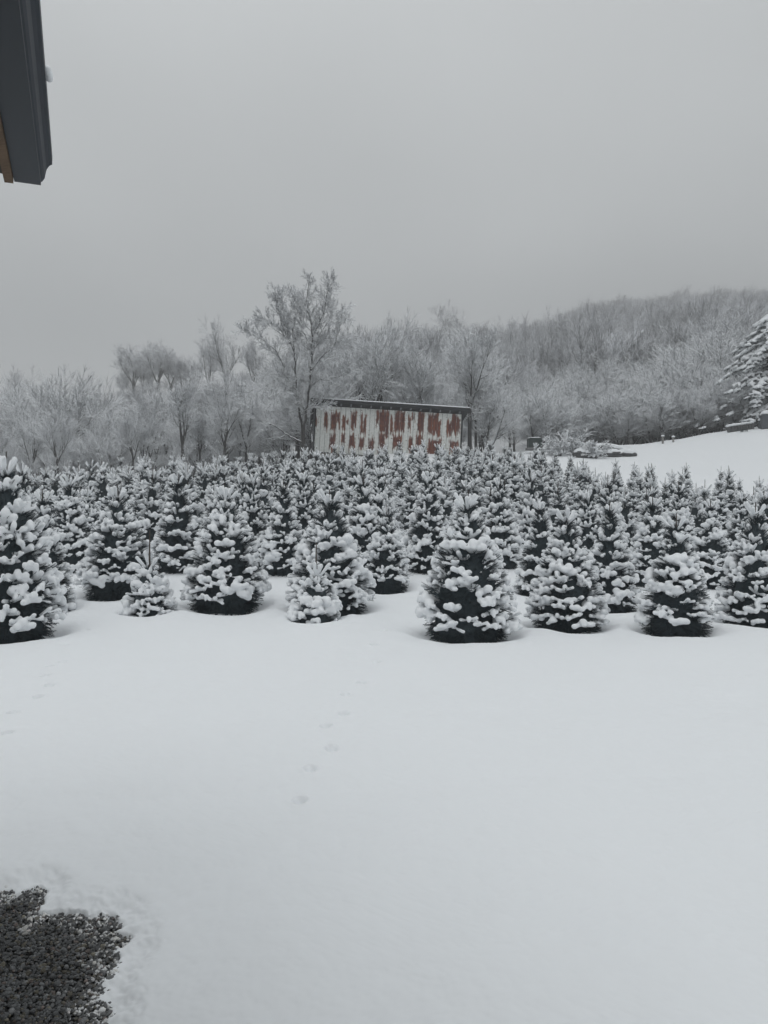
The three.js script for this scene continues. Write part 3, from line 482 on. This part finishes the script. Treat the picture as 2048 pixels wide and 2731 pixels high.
// ---------------------------------------------------------------- bare trees with snow along every limb
class Bare {
  constructor(seed, o = {}) { this.r = rng(seed); this.wood = new GB(); this.twig = new GB(); this.snow = new GB(); Object.assign(this, { snowW: 1, snowMin: 0.012, twigMin: 0.009, wig: 0.22, lift: 0.06, sides: 5, depth: 3, kids: [7, 6, 5], split: 0.75 }, o); }
  seg(a, b, ra, rb, fine) {
    const d = b.clone().sub(a), L = d.length(); d.divideScalar(L);
    if (fine) this.twig.tube(a, b, Math.max(ra, this.twigMin), rb > 0 ? Math.max(rb, this.twigMin * 0.8) : 0, 3); else this.wood.tube(a, b, ra, rb, ra > 0.05 ? this.sides + 2 : this.sides - 1);
    const flat = Math.sqrt(Math.max(0, 1 - d.y * d.y));
    if (flat < 0.28 || this.snowW === 0) return;
    const up = V(0, 1, 0).addScaledVector(d, -d.y).normalize(), side = d.clone().cross(up), w = Math.max(ra * 0.95, this.snowMin) * this.snowW, t = (Math.max(ra * 0.5, this.snowMin) + 0.01) * smooth(0.2, 0.6, flat) * this.snowW + ra, w2 = rb > 0 ? Math.max(rb * 0.95, this.snowMin) * this.snowW : w * 0.5, S = this.snow;
    const q = (p, s, u, ww) => S.vert(p.x + side.x * s * ww + up.x * u, p.y + side.y * s * ww + up.y * u, p.z + side.z * s * ww + up.z * u, side.x * s + up.x * 0.7, side.y * s + up.y * 0.7 , side.z * s + up.z * 0.7);
    const i = q(a, -1, ra * 0.3, w); q(a, 0, t, w); q(a, 1, ra * 0.3, w); q(b, -1, Math.max(rb, 0) * 0.3, w2); q(b, 0, t * 0.9, w2); q(b, 1, Math.max(rb, 0) * 0.3, w2);
    S.i.push(i, i + 1, i + 3, i + 1, i + 4, i + 3, i + 1, i + 2, i + 4, i + 2, i + 5, i + 4);
  }
  path(pts, radii, level = 0, len = 1) { // a given limb, with shoots grown from it
    for (let k = 0; k < pts.length - 1; k++) this.seg(pts[k], pts[k + 1], radii[k], radii[k + 1], false);
  }
  kidDir(d, ang) { const r = this.r, a = V(r() - 0.5, r() - 0.5, r() - 0.5).cross(d).normalize(); return d.clone().multiplyScalar(Math.cos(ang)).addScaledVector(a, Math.sin(ang)); }
  grow(p, d, L, rad, level) {
    const r = this.r, fine = level >= this.depth, n = fine ? 2 : level === this.depth - 1 ? 3 : 4; let a = p.clone(), dir = d.clone();
    for (let k = 0; k < n; k++) {
      dir.x += (r() - 0.5) * this.wig * 2; dir.z += (r() - 0.5) * this.wig * 2; dir.y += (r() - 0.5) * this.wig + this.lift; dir.normalize();
      const b = a.clone().addScaledVector(dir, L / n), ra = rad * (1 - (0.8 * k) / n), rb = k === n - 1 && fine ? 0 : rad * (1 - (0.8 * (k + 1)) / n);
      this.seg(a, b, ra, rb, fine || ra < this.twigMin * 1.1);
      if (!fine) { const c = this.kids[level] / n; for (let q = 0; q < c; q++) if (q < Math.floor(c) || r() < c % 1) { const t = r(), from = a.clone().lerp(b, t); if (level === 0 && k === 0 && t < this.split) continue; this.grow(from, this.kidDir(dir, 0.45 + 0.5 * r()), L * (0.42 + 0.25 * r()) * (level === 0 ? 0.9 : 1), ra * 0.5, level + 1); } }
      a = b;
    }
    if (!fine) for (let q = 0; q < (this.tips ?? 3); q++) this.grow(a, this.kidDir(dir, 0.25 + 0.45 * r()), L * (level ? 0.5 : 0.33) * (0.7 + 0.5 * r()), rad * 0.2, level + 1);
  }
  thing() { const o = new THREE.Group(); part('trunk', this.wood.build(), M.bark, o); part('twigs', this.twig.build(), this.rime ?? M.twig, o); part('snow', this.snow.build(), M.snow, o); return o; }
  merged() { // wood, twigs and snow as one mesh with a colour each
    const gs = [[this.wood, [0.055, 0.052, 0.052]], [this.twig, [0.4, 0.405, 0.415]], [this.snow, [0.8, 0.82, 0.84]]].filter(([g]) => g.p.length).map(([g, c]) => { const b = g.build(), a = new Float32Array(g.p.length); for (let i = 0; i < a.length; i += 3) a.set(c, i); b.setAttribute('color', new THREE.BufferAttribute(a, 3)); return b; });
    return mergeGeometries(gs);
  }
}
{ // the big bare tree left of the shed; its main limbs follow the photograph, in metres from its foot
  const s = (0.41 * 51) / F, at = (x, y, z = 0) => V((x - 505) * s, (1265 - y) * s, z);
  const b = new Bare(42, { depth: 3, kids: [8, 6, 4], tips: 2, twigMin: 0.006, snowMin: 0.011, wig: 0.2, lift: 0.05, sides: 6 });
  const limbs = [ // points, first and last radius, how far the limb leans to or from the viewer
    [[[505, 1275], [498, 1190], [497, 1120], [495, 1030]], 0.17, 0.125, 0],
    [[[495, 1030], [475, 930], [458, 820], [447, 680], [437, 520], [425, 400], [412, 300], [350, 205], [282, 140]], 0.1, 0.014, -0.5],
    [[[497, 1030], [520, 900], [535, 760], [548, 640], [555, 500], [560, 400], [540, 300], [525, 190], [545, 80]], 0.11, 0.014, 0.5],
    [[[560, 420], [610, 330], [640, 250], [662, 150], [692, 112]], 0.05, 0.012, 0.8],
    [[[548, 560], [600, 445], [680, 410], [800, 435]], 0.045, 0.01, -0.9],
    [[[455, 770], [390, 680], [350, 560], [300, 500], [200, 440], [130, 410]], 0.055, 0.01, 0.9],
    [[[447, 700], [380, 672], [300, 680], [220, 710]], 0.045, 0.01, -1.2],
    [[[440, 520], [380, 420], [300, 335], [220, 310]], 0.045, 0.01, 0.3],
    [[[495, 1112], [420, 1075], [380, 1050], [310, 1000], [240, 985], [160, 890]], 0.06, 0.012, 1.0],
    [[[380, 1062], [310, 1092], [230, 1080]], 0.035, 0.012, 0.3],
    [[[520, 895], [590, 860], [640, 750], [720, 640], [800, 590]], 0.05, 0.01, -1.8],
    [[[556, 480], [500, 400], [480, 300], [440, 200], [425, 118]], 0.04, 0.01, -0.7],
    [[[548, 640], [620, 560], [700, 500], [745, 400]], 0.04, 0.01, 1.1],
    [[[536, 760], [610, 700], [700, 690], [780, 670]], 0.035, 0.01, 0.2],
    [[[458, 820], [420, 790], [360, 790], [340, 860]], 0.03, 0.01, 1.3],
    [[[552, 520], [610, 380], [700, 250], [755, 230]], 0.035, 0.01, -1.0],
    [[[437, 520], [400, 430], [362, 330], [335, 245], [350, 165]], 0.035, 0.01, 0.6],
    [[[415, 300], [440, 215], [468, 150]], 0.022, 0.01, -0.4],
    [[[520, 1240], [548, 1150], [552, 1050], [545, 960]], 0.05, 0.03, -0.3],
  ];
  limbs.forEach(([pts, r0, r1, lean], li) => {
    const P = [];
    for (let k = 0; k < pts.length; k++) { const t = k / (pts.length - 1); P.push(at(...pts[k], lean * t * (0.6 + 0.6 * t) * 1.4)); }
    const curve = new THREE.CatmullRomCurve3(P), n = pts.length * 3, Q = curve.getPoints(n), R = Q.map((_, k) => 1.0 * lerp(r0, r1, Math.pow(k / n, 0.6)));
    if (li) for (let k = 1; k < n; k++) { Q[k].x += (b.r() - 0.5) * 0.1; Q[k].z += (b.r() - 0.5) * 0.14; Q[k].y += (b.r() - 0.5) * 0.06; }
    b.path(Q, R);
    if (li === 0 || li === limbs.length - 1) return;
    for (let k = 2; k <= n; k++) for (let q = 0; q < (k === n ? 3 : 2); q++) { const y = Q[k].y; if (y < 2.2 || b.r() < 0.15) continue; const d = Q[k].clone().sub(Q[k - 1]).normalize(); b.grow(Q[k], b.kidDir(d, 0.5 + 0.5 * b.r()), (0.5 + 0.85 * b.r()) * (1 - 0.5 * k / n), Math.min(0.022, R[k] * 0.5), 1); }
  });
  const o = b.thing(); o.name = numbered('bare_tree'); scene.add(o); const f = spot((812 - 1024) / F, 51); o.position.copy(f); o.position.y -= 0.05;
  tag(o, 'tall bare tree with forked trunk and snow-lined branches at the left end of the shed', 'tree');
}
function bareKind(seed, shape) {
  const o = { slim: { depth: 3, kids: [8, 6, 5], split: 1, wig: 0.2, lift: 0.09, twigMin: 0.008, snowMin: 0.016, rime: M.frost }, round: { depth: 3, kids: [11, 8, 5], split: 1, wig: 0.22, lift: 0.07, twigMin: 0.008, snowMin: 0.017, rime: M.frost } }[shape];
  const b = new Bare(seed, o), r = b.r;
  if (shape === 'slim') { // tall woodland tree: a long clear trunk, the crown a fan of rising limbs
    let a = V(0, -0.4, 0); const n = 4, top = V((r() - 0.5) * 0.8, 4.6, (r() - 0.5) * 0.8);
    b.path([a, top.clone().multiplyScalar(0.5), top], [0.24, 0.19, 0.16]);
    for (let k = 0; k < 4; k++) { const az = k * 1.6 + r(); b.grow(top.clone().multiplyScalar(0.8 + 0.07 * k), V(Math.cos(az) * 0.33, 1, Math.sin(az) * 0.33).normalize(), 3.4 + 2.4 * r(), 0.12, 0); }
    for (let k = 0; k < 6; k++) { const az = r() * 7; b.grow(top.clone().multiplyScalar(0.35 + 0.5 * r()), V(Math.cos(az), 0.5, Math.sin(az)).normalize(), 1.4 + r(), 0.05, 1); }
  } else { // spreading tree or tall shrub of several stems
    const m = 4 + Math.floor(r() * 2);
    for (let k = 0; k < m; k++) { const az = (k / m) * 6.283 + r(), s = 0.25 + 0.4 * r(); b.grow(V(Math.cos(az) * 0.15, -0.3, Math.sin(az) * 0.15), V(Math.cos(az) * s, 1, Math.sin(az) * s).normalize(), 4.8 + 1.6 * r(), 0.17, 0); }
  }
  return b.thing();
}
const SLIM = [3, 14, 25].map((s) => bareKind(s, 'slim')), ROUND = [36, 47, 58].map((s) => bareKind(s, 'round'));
function plantBare(kind, u, d, h, label, group, turn, wide = 1) {
  const c = kind.clone(); c.name = numbered('bare_tree'); scene.add(c); const p = spot(u, d), k = h / (SLIM.includes(kind) ? 9.2 : 6.6);
  c.position.copy(p); c.rotation.y = turn; c.scale.set(k * wide, k, k * wide); tag(c, label, 'tree', group); return c;
}
{
  const r = rng(99);
  // trees that stand out one by one
  for (const [px, d, h, k, w, lab] of [[12, 135, 9.6, 0, 1.3, 'frosted bare tree on the skyline at the left edge of the picture'], [290, 150, 9.2, 1, 1.5, 'leftmost of the wind-swept bare trees on the bare knoll at left'], [345, 150, 9.4, 2, 1.5, 'broad-topped bare tree on the left knoll, left of the sloping trunks'], [372, 153, 8.8, 0, 1.3, 'bare tree leaning on the left knoll, right of the broad-topped one'], [408, 152, 7.6, 1, 0.9, 'thin bare tree on the right end of the left knoll'], [452, 142, 10, 2, 0.8, 'slender bare tree right of the left knoll, shorter of a pair'], [492, 140, 11.4, 0, 0.9, 'tallest slender bare tree right of the left knoll, before the big tree'], [548, 138, 10, 1, 0.9, 'frosted bare tree showing just left of the big tree crown'], [868, 210, 15, 2, 1, 'tall slender frosted tree on the ridge above the left part of the shed'], [1000, 225, 17, 0, 1.3, 'broad frosted tree standing highest on the ridge above the right part of the shed']])
    plantBare(SLIM[k], U(px), d, h, lab, null, px, w);
  plantBare(ROUND[0], U(118), 74, 8.3, 'big rounded frosted tree at left, behind the far rows of spruces', null, 1, 1.05);
  plantBare(ROUND[1], U(165), 80, 7.8, 'frosted many-stemmed tree just right of the big rounded one at left', null, 2, 0.9);
  plantBare(ROUND[2], U(60), 78, 7.0, 'frosted many-stemmed tree just left of the big rounded one at left', null, 2, 0.9);
  const near = (what, u) => { const w = [[60, 'at the left edge'], [180, 'around the big rounded tree'], [330, 'below the knoll'], [480, 'below the slender pair'], [600, 'left of the big bare tree'], [720, "behind the shed's left end"], [850, "behind the shed's middle"], [970, "behind the shed's right end"], [1080, 'between shed and cabinet'], [1200, 'above the cabinet and shrubs'], [1320, 'above the rock heap'], [1450, 'above the two short posts'], [1560, 'left of the drooping evergreen'], [1650, 'behind the drooping evergreen']].reduce((m, q) => (Math.abs(U(q[0]) - u) < Math.abs(U(m[0]) - u) ? q : m))[1]; return [`${what} ${w}`, `each ${what} ${w}`]; };
  // thickets: left and centre, and the larger trees at right
  for (let k = 0; k < 96; k++) {
    const u = -0.52 + 0.66 * ((k * 0.618) % 1), d = 59 + 60 * r() * r(), s = r(), h = (3.6 + 2.4 * r()) * (u < -0.3 ? 0.72 : u < -0.18 ? 0.82 : 1);
    plantBare((s < 0.45 ? SLIM : ROUND)[Math.floor(r() * 3)], u, d, s < 0.45 ? h * (1.15 + 0.35 * r()) : h * 0.92, ...near(`${s < 0.45 ? 'slim' : 'many-stemmed'} frosted tree ${d < 72 ? 'at the front of' : 'deeper in'} the grey thicket`, u), r() * 7);
  }
  for (let k = 0; k < 66; k++) {
    const u = 0.13 + 0.42 * ((k * 0.618) % 1), d = 72 + 42 * r(), s = r(), tall = lerp(4.2, 7.2, smooth(0.2, 0.5, u)), h = tall * (0.72 + 0.4 * r());
    plantBare((s < 0.3 ? SLIM : ROUND)[Math.floor(r() * 3)], u, d, h, ...near(`${s < 0.3 ? 'slim' : 'spreading'} snow-lined tree ${d < 90 ? 'at the front of' : 'deeper in'} the right-hand wood`, u), r() * 7, 1.15);
  }
  for (let k = 0; k < 34; k++) { const u = 0.2 + 0.33 * ((k * 0.618) % 1); plantBare(ROUND[k % 3], u, 65 + 7 * r(), 2.2 + 1.8 * r(), ...near('low frosted bush at the foot of the wood', u), r() * 7, 1.3); }
  for (let k = 0; k < 34; k++) { const u = -0.13 + 0.36 * ((k * 0.618) % 1), d = 150 + 110 * r(); plantBare(SLIM[k % 3], u, d, 8 + 4.5 * r(), ...near('taller dark-trunked tree on the wooded hillside', u), r() * 7, 0.95); }
  for (const [px, d, h, k, w] of [[308, 152, 8.2, 2, 0.8], [325, 156, 7.6, 0, 0.7], [392, 151, 7.2, 2, 0.7], [425, 149, 6.4, 0, 0.7], [268, 153, 6.6, 1, 0.8]]) plantBare(SLIM[k], U(px), d, h, 'thin bare tree among the wind-swept ones on the left knoll', 'thin trees on the left knoll', px, w);
  // the wood that climbs the hill, too far to tell its trees apart
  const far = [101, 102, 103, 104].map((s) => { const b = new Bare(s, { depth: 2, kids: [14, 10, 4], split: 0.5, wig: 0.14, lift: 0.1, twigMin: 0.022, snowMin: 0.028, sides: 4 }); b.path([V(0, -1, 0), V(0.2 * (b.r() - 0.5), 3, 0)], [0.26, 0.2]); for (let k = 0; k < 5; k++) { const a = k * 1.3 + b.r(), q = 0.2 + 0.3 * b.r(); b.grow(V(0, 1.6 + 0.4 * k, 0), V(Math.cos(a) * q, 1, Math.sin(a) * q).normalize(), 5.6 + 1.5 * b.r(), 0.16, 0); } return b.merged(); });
  const places = far.map(() => []);
  for (let k = 0; k < 5200; k++) {
    const d = Math.sqrt(lerp(100 * 100, 570 * 570, Math.pow(r(), 1.25))), u = -0.56 + 1.14 * r();
    if (u < -0.1 && d > 175 && r() < 0.85) continue;                            // on the left the land falls away and the sky is open
    if (u < -0.19 && d > 122) continue;
    if (d > 300 && r() < 0.35) continue;
    places[Math.floor(r() * 4)].push([spot(u, d), (d < 170 ? 0.6 : 0.82) * (0.7 + 0.6 * r() + (d > 420 ? 0.5 * Math.pow(r(), 3) : 0)) * (u < -0.12 ? 0.62 : 1), r() * 7]);
  }
  far.forEach((g, i) => {
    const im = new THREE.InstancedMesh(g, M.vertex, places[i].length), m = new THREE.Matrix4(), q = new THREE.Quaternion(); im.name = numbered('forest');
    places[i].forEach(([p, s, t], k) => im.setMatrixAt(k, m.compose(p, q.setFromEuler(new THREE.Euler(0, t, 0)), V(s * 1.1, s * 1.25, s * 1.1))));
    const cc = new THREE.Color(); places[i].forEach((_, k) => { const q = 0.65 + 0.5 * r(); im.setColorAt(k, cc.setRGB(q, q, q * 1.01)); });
    scene.add(im); tag(im, 'frosted leafless wood climbing the hillside into the low cloud', 'forest', 'parts of the hillside wood', 'stuff');
  });
  console.log('forest', places.map((p) => p.length).join());
}

// ---------------------------------------------------------------- evergreens in the distance
function makePine(seed, { h, R, tiers, per, droop, cell, fat, from = 0.1, big = 1 }) { // a tree of layered boughs loaded with snow
  const r = rng(seed), wood = new GB(), fol = new GB(false), fld = new Field([-R - 0.8, 0, -R - 0.8], [R + 0.8, h + 0.5, R + 0.8], cell);
  wood.tube(V(0, -0.3, 0), V(0, h * 0.5, 0), h * 0.017, h * 0.011, 7); wood.tube(V(0, h * 0.5, 0), V(0, h, 0), h * 0.011, 0.02, 6);
  for (let j = 0; j < tiers; j++) {
    const t = from + (1 - from) * (j + r() * 0.5) / tiers, rr = R * Math.pow(1 - t, 0.75) * (0.6 + 0.6 * r()) + 0.1;
    for (let k = 0; k < per; k++) {
      const az = (k / per) * 6.283 + r() * 1.2 + j, L = rr * (0.55 + 0.7 * r()), out = V(Math.cos(az), 0, Math.sin(az)), side = V(-out.z, 0, out.x); let a = V(0, t * h + (r() - 0.5) * 0.5, 0); const n = 6;
      for (let q = 0; q < n; q++) {
        const b = a.clone().addScaledVector(out, L / n).add(V(0, (L / n) * (0.25 - droop * (q + 1) / n) + (r() - 0.5) * 0.08, 0)); wood.tube(a, b, 0.05 * (1 - q / n) * big + 0.012, 0.05 * (1 - (q + 1) / n) * big + 0.01, 4);
        if (q > 0) for (let sd = -2; sd <= 2; sd++) {
          const d = out.clone().multiplyScalar(0.5 + 0.5 * r()).addScaledVector(side, sd * (0.45 + 0.3 * r())).add(V(0, -0.15 - 0.6 * droop * r(), 0)).normalize(), l = (0.26 + 0.3 * r()) * Math.min(1, L / 1.6 + 0.3) * big, e = b.clone().addScaledVector(d, l);
          for (let m = 0; m < 22; m++) { const p = b.clone().lerp(e, r()), o = V(r() - 0.5, r() - 0.75, r() - 0.5).normalize().addScaledVector(d, 0.5), w = V(r() - 0.5, 0, r() - 0.5).multiplyScalar(0.06 * big), i = fol.vert(p.x - w.x, p.y - w.y, p.z - w.z); fol.vert(p.x + w.x, p.y + w.y, p.z + w.z); fol.vert(p.x + o.x * 0.17 * big, p.y + o.y * 0.17 * big, p.z + o.z * 0.17 * big); fol.i.push(i, i + 1, i + 2); }
          if (r() < 0.72) { const f = fat * (0.55 + 0.6 * r()); fld.capsule(b.clone().add(V(0, f * 0.7, 0)), e.clone().add(V(0, f * 0.5, 0)), f, f * 0.9, f * 0.8); }
        }
        a = b;
      }
    }
  }
  const o = new THREE.Group(); part('trunk', wood.build(), M.bark, o); part('foliage', fol.build(), M.needleFar, o); part('snow_load', fld.mesh(0.012, 9), M.snow, o); return o;
}
{
  const big = makePine(7, { h: 9.8, R: 7.4, tiers: 17, per: 10, droop: 1.0, cell: 0.1, fat: 0.115, from: 0.02 });
  big.name = numbered('hemlock'); scene.add(big); big.position.copy(spot(0.503, 64)); tag(big, 'large drooping evergreen loaded with snow at the right edge above the knoll', 'evergreen tree');
  const pine = makePine(8, { h: 7.2, R: 1.9, tiers: 12, per: 6, droop: 0.35, cell: 0.09, fat: 0.08, from: 0.3 });
  pine.name = numbered('pine_tree'); scene.add(pine); pine.position.copy(spot((648 - 1024) / F, 92)); tag(pine, 'dark pine with layered snowy boughs in the thicket left of the big bare tree', 'pine tree');
}

// ---------------------------------------------------------------- things on the snowy crest at right
function slab(seed, w, h, d) { // a weathered flat rock with its cap of snow
  const g = new THREE.IcosahedronGeometry(1, 4), p = g.attributes.position;
  for (let i = 0; i < p.count; i++) { const v = V().fromBufferAttribute(p, i), q = Math.max(Math.abs(v.x), Math.abs(v.y), Math.abs(v.z)), k = lerp(1, 1 / q, 0.45) * (1 + 0.3 * N3(v.x * 1.8 + seed, v.y * 1.8, v.z * 1.8) + 0.14 * N3(v.x * 5 + seed, v.y * 5, v.z * 5)); p.setXYZ(i, v.x * k * w / 2, v.y * k * h / 2 + h * 0.3, v.z * k * d / 2); }
  g.computeVertexNormals(); return g;
}
function snowCap(seed, w, h, d, y, thick) {
  const g = new THREE.SphereGeometry(1, 28, 12, 0, Math.PI * 2, 0, Math.PI * 0.56), p = g.attributes.position;
  for (let i = 0; i < p.count; i++) { const v = V().fromBufferAttribute(p, i), k = 1 + 0.13 * N3(v.x * 2 + seed, 1, v.z * 2); p.setXYZ(i, Math.sign(v.x) * Math.pow(Math.abs(v.x), 0.8) * k * w / 2, v.y * thick + y + 0.04 * N3(v.x * 3, seed, v.z * 3), Math.sign(v.z) * Math.pow(Math.abs(v.z), 0.8) * k * d / 2); }
  g.computeVertexNormals(); return g;
}
{
  const rockM = std({ color: rgb(0.075, 0.077, 0.08), roughness: 0.95 });
  const rocks = [[1560, 53.6, 1.55, 0.62, 1.2, 0.1, 'snow-topped rock with the largest dark face, left end of the rock heap'], [1628, 54.4, 1.7, 0.42, 1.2, 0.25, 'low flat snow-covered rock in the middle of the rock heap'], [1618, 55.6, 2.3, 0.5, 1.2, -0.1, 'long flat rock slab under snow, at the back of the rock heap'], [1672, 54.6, 1.4, 0.36, 1.0, 0.3, 'layered snowy rock at the right end of the rock heap']];
  rocks.forEach(([px, d, w, h, dp, t, lab], i) => {
    const p = spot((px - 1024) / F, d), o = base('rock', [p.x, p.y + (i === 2 ? 0.22 : 0), p.z], t); part('stone', slab(i * 5 + 2, w, h, dp), rockM, o); part('snow_cap', snowCap(i, w * 1.02, h, dp * 1.0, h * 0.55, 0.3), M.snow, o); o.rotation.z = [-0.06, -0.02, -0.1, -0.06][i]; tag(o, lab, 'rock');
  });
  // snow-bent shrubs at the rocks
  for (const [px, d, s, lab] of [[1496, 54.5, 1.35, 'low twiggy shrub heaped with snow at the left end of the rock heap'], [1532, 55.5, 1.45, 'spreading snow-laden shrub rising behind the left end of the rock heap'], [1589, 53.0, 1.2, 'snow-covered shrub growing up in front of the rock heap'], [1488, 58.5, 0.7, 'small snowy shrub just right of the green cabinet']]) {
    const b = new Bare(px, { depth: 2, kids: [5, 4, 3], wig: 0.3, lift: 0.0, twigMin: 0.008, snowMin: 0.02, split: 0.3 }), r = b.r, fld = new Field([-1.2, -0.1, -1.2], [1.2, 1.6, 1.2], 0.04);
    for (let k = 0; k < 11; k++) { const a = r() * 7, q = 0.5 + 0.7 * r(); const d0 = V(Math.cos(a) * q, 0.8, Math.sin(a) * q).normalize(), L = 0.6 + 0.5 * r(); b.grow(V(0, 0, 0), d0, L, 0.018, 0); for (let m = 0; m < 4; m++) { const c = d0.clone().multiplyScalar(L * (0.4 + 0.65 * r())).add(V((r() - 0.5) * 0.3, (r() - 0.5) * 0.2, (r() - 0.5) * 0.3)); fld.capsule(c, c.clone().add(V((r() - 0.5) * 0.16, 0.02, (r() - 0.5) * 0.16)), 0.045 + 0.03 * r(), 0.045, 0.04); } }
    const o = new THREE.Group(); part('stems', b.wood.build(), M.bark, o); part('twigs', b.twig.build(), M.twig, o); part('snow', mergeGeometries([b.snow.build(), fld.mesh(0.01, 14)]), M.snow, o);
    o.name = numbered('shrub'); scene.add(o); o.position.copy(spot((px - 1024) / F, d)); o.scale.setScalar(s); tag(o, lab, 'shrub');
  }
  // utility cabinet
  const p = spot((1425 - 1024) / F, 57.5), cab = base('utility_cabinet', [p.x, p.y + 0.28, p.z], 0.05), green = std({ color: rgb(0.014, 0.03, 0.027), roughness: 0.5 });
  const rb = (w, h, d, bev) => { const s = new THREE.Shape(); s.moveTo(-w / 2, 0); s.lineTo(w / 2, 0); s.lineTo(w / 2, h - bev); s.lineTo(w / 2 - bev, h); s.lineTo(-w / 2 + bev, h); s.lineTo(-w / 2, h - bev); const g = new THREE.ExtrudeGeometry(s, { depth: d, bevelEnabled: true, bevelSize: 0.015, bevelThickness: 0.015, bevelSegments: 2 }); g.translate(0, 0.12, -d / 2); return g; };
  part('body', rb(0.94, 0.72, 0.7, 0.06), green, cab); part('door', (() => { const g = new THREE.BoxGeometry(0.8, 0.54, 0.02); g.translate(0, 0.46, 0.375); return g; })(), green, cab); part('base', (() => { const g = new THREE.BoxGeometry(1.15, 0.16, 0.95); g.translate(0, 0.05, 0); return g; })(), std({ color: rgb(0.2, 0.2, 0.2) }), cab);
  part('snow_cap', snowCap(3, 0.96, 0.1, 0.72, 0.86, 0.05), M.snow, cab); tag(cab, 'dark green metal utility cabinet on the crest right of the shed', 'cabinet');
  // two short posts on the crest
  for (const [px, s, lab] of [[1767, 1, 'taller of two short posts with a snow cap on the crest right of the rocks'], [1795, 0.7, 'shorter of two short posts with a snow cap on the crest right of the rocks']]) {
    const q = spot((px - 1024) / F, 60.5), o = base('post', [q.x, q.y, q.z]); const g = new THREE.CylinderGeometry(0.07, 0.08, 0.62 * s, 10); g.translate(0, 0.28 * s, 0); part('shaft', g, std({ color: rgb(0.25, 0.24, 0.23) }), o); part('snow_cap', snowCap(px, 0.26, 0.1, 0.26, 0.58 * s, 0.1), M.snow, o); tag(o, lab, 'post');
  }
  // grey bin and low wall on the knoll at the right edge
  const k = spot((2050 - 1024) / F, 60), bin = base('storage_bin', [k.x, k.y - 0.02, k.z], -0.2), gm = std({ color: rgb(0.075, 0.085, 0.097), roughness: 0.6 });
  part('body', (() => { const s = new THREE.Shape([[-0.66, 0], [0.66, 0], [0.62, 1.0], [-0.56, 1.0]].map(([a, b]) => new THREE.Vector2(a, b))), g = new THREE.ExtrudeGeometry(s, { depth: 1.0, bevelEnabled: true, bevelSize: 0.03, bevelThickness: 0.03, bevelSegments: 2 }); g.translate(0, 0, -0.5); return g; })(), gm, bin);
  part('rim', (() => { const g = new THREE.BoxGeometry(1.3, 0.08, 1.12); g.translate(0.02, 1.03, 0); return g; })(), gm, bin);
  for (const sx of [-0.58, 0.58]) part('foot', (() => { const g = new THREE.BoxGeometry(0.16, 0.3, 0.9); g.translate(sx, -0.02, 0.12); return g; })(), gm, bin);
  part('snow_cap', snowCap(9, 1.3, 0.3, 1.14, 1.07, 0.36), M.snow, bin); tag(bin, 'dark grey bin under a dome of snow on the knoll at the right edge', 'bin');
  const w0 = spot((1940 - 1024) / F, 60.5), w1 = spot((2018 - 1024) / F, 60), wl = base('low_wall', [w0.x, w0.y + 0.05, w0.z], 0), len = w1.x - w0.x, sl = Math.atan2(w1.y - w0.y + 0.15, len);
  wl.rotation.z = sl * 0.8; const stoneM = std({ color: rgb(0.1, 0.1, 0.1) });
  for (let i = 0; i < 9; i++) part('stone', (() => { const g = slab(i * 3 + 1, len / 9 * 1.02, 0.5, 0.45); g.translate(len * (i + 0.5) / 9, 0, 0); return g; })(), stoneM, wl);
  part('snow_cap', (() => { const g = new THREE.CapsuleGeometry(0.13, len - 0.1, 6, 14); g.rotateZ(Math.PI / 2); g.scale(1, 0.8, 2.0); g.translate(len / 2, 0.47, 0); return g; })(), M.snow, wl); tag(wl, 'low dark wall with a level snow cap on the knoll beside the grey bin', 'wall');
}

scene.traverse((o) => { if (o.isMesh) { if (['snow_load', 'foliage', 'twigs', 'snow'].includes(o.name)) o.userData.kind = 'stuff'; o.castShadow = true; o.receiveShadow = true; } });
const renderer = new THREE.WebGLRenderer({ antialias: true });
renderer.setSize(768, 1024);
renderer.toneMapping = THREE.LinearToneMapping;
renderer.toneMappingExposure = EXPOSURE;
renderer.shadowMap.enabled = true;
renderer.render(scene, camera);
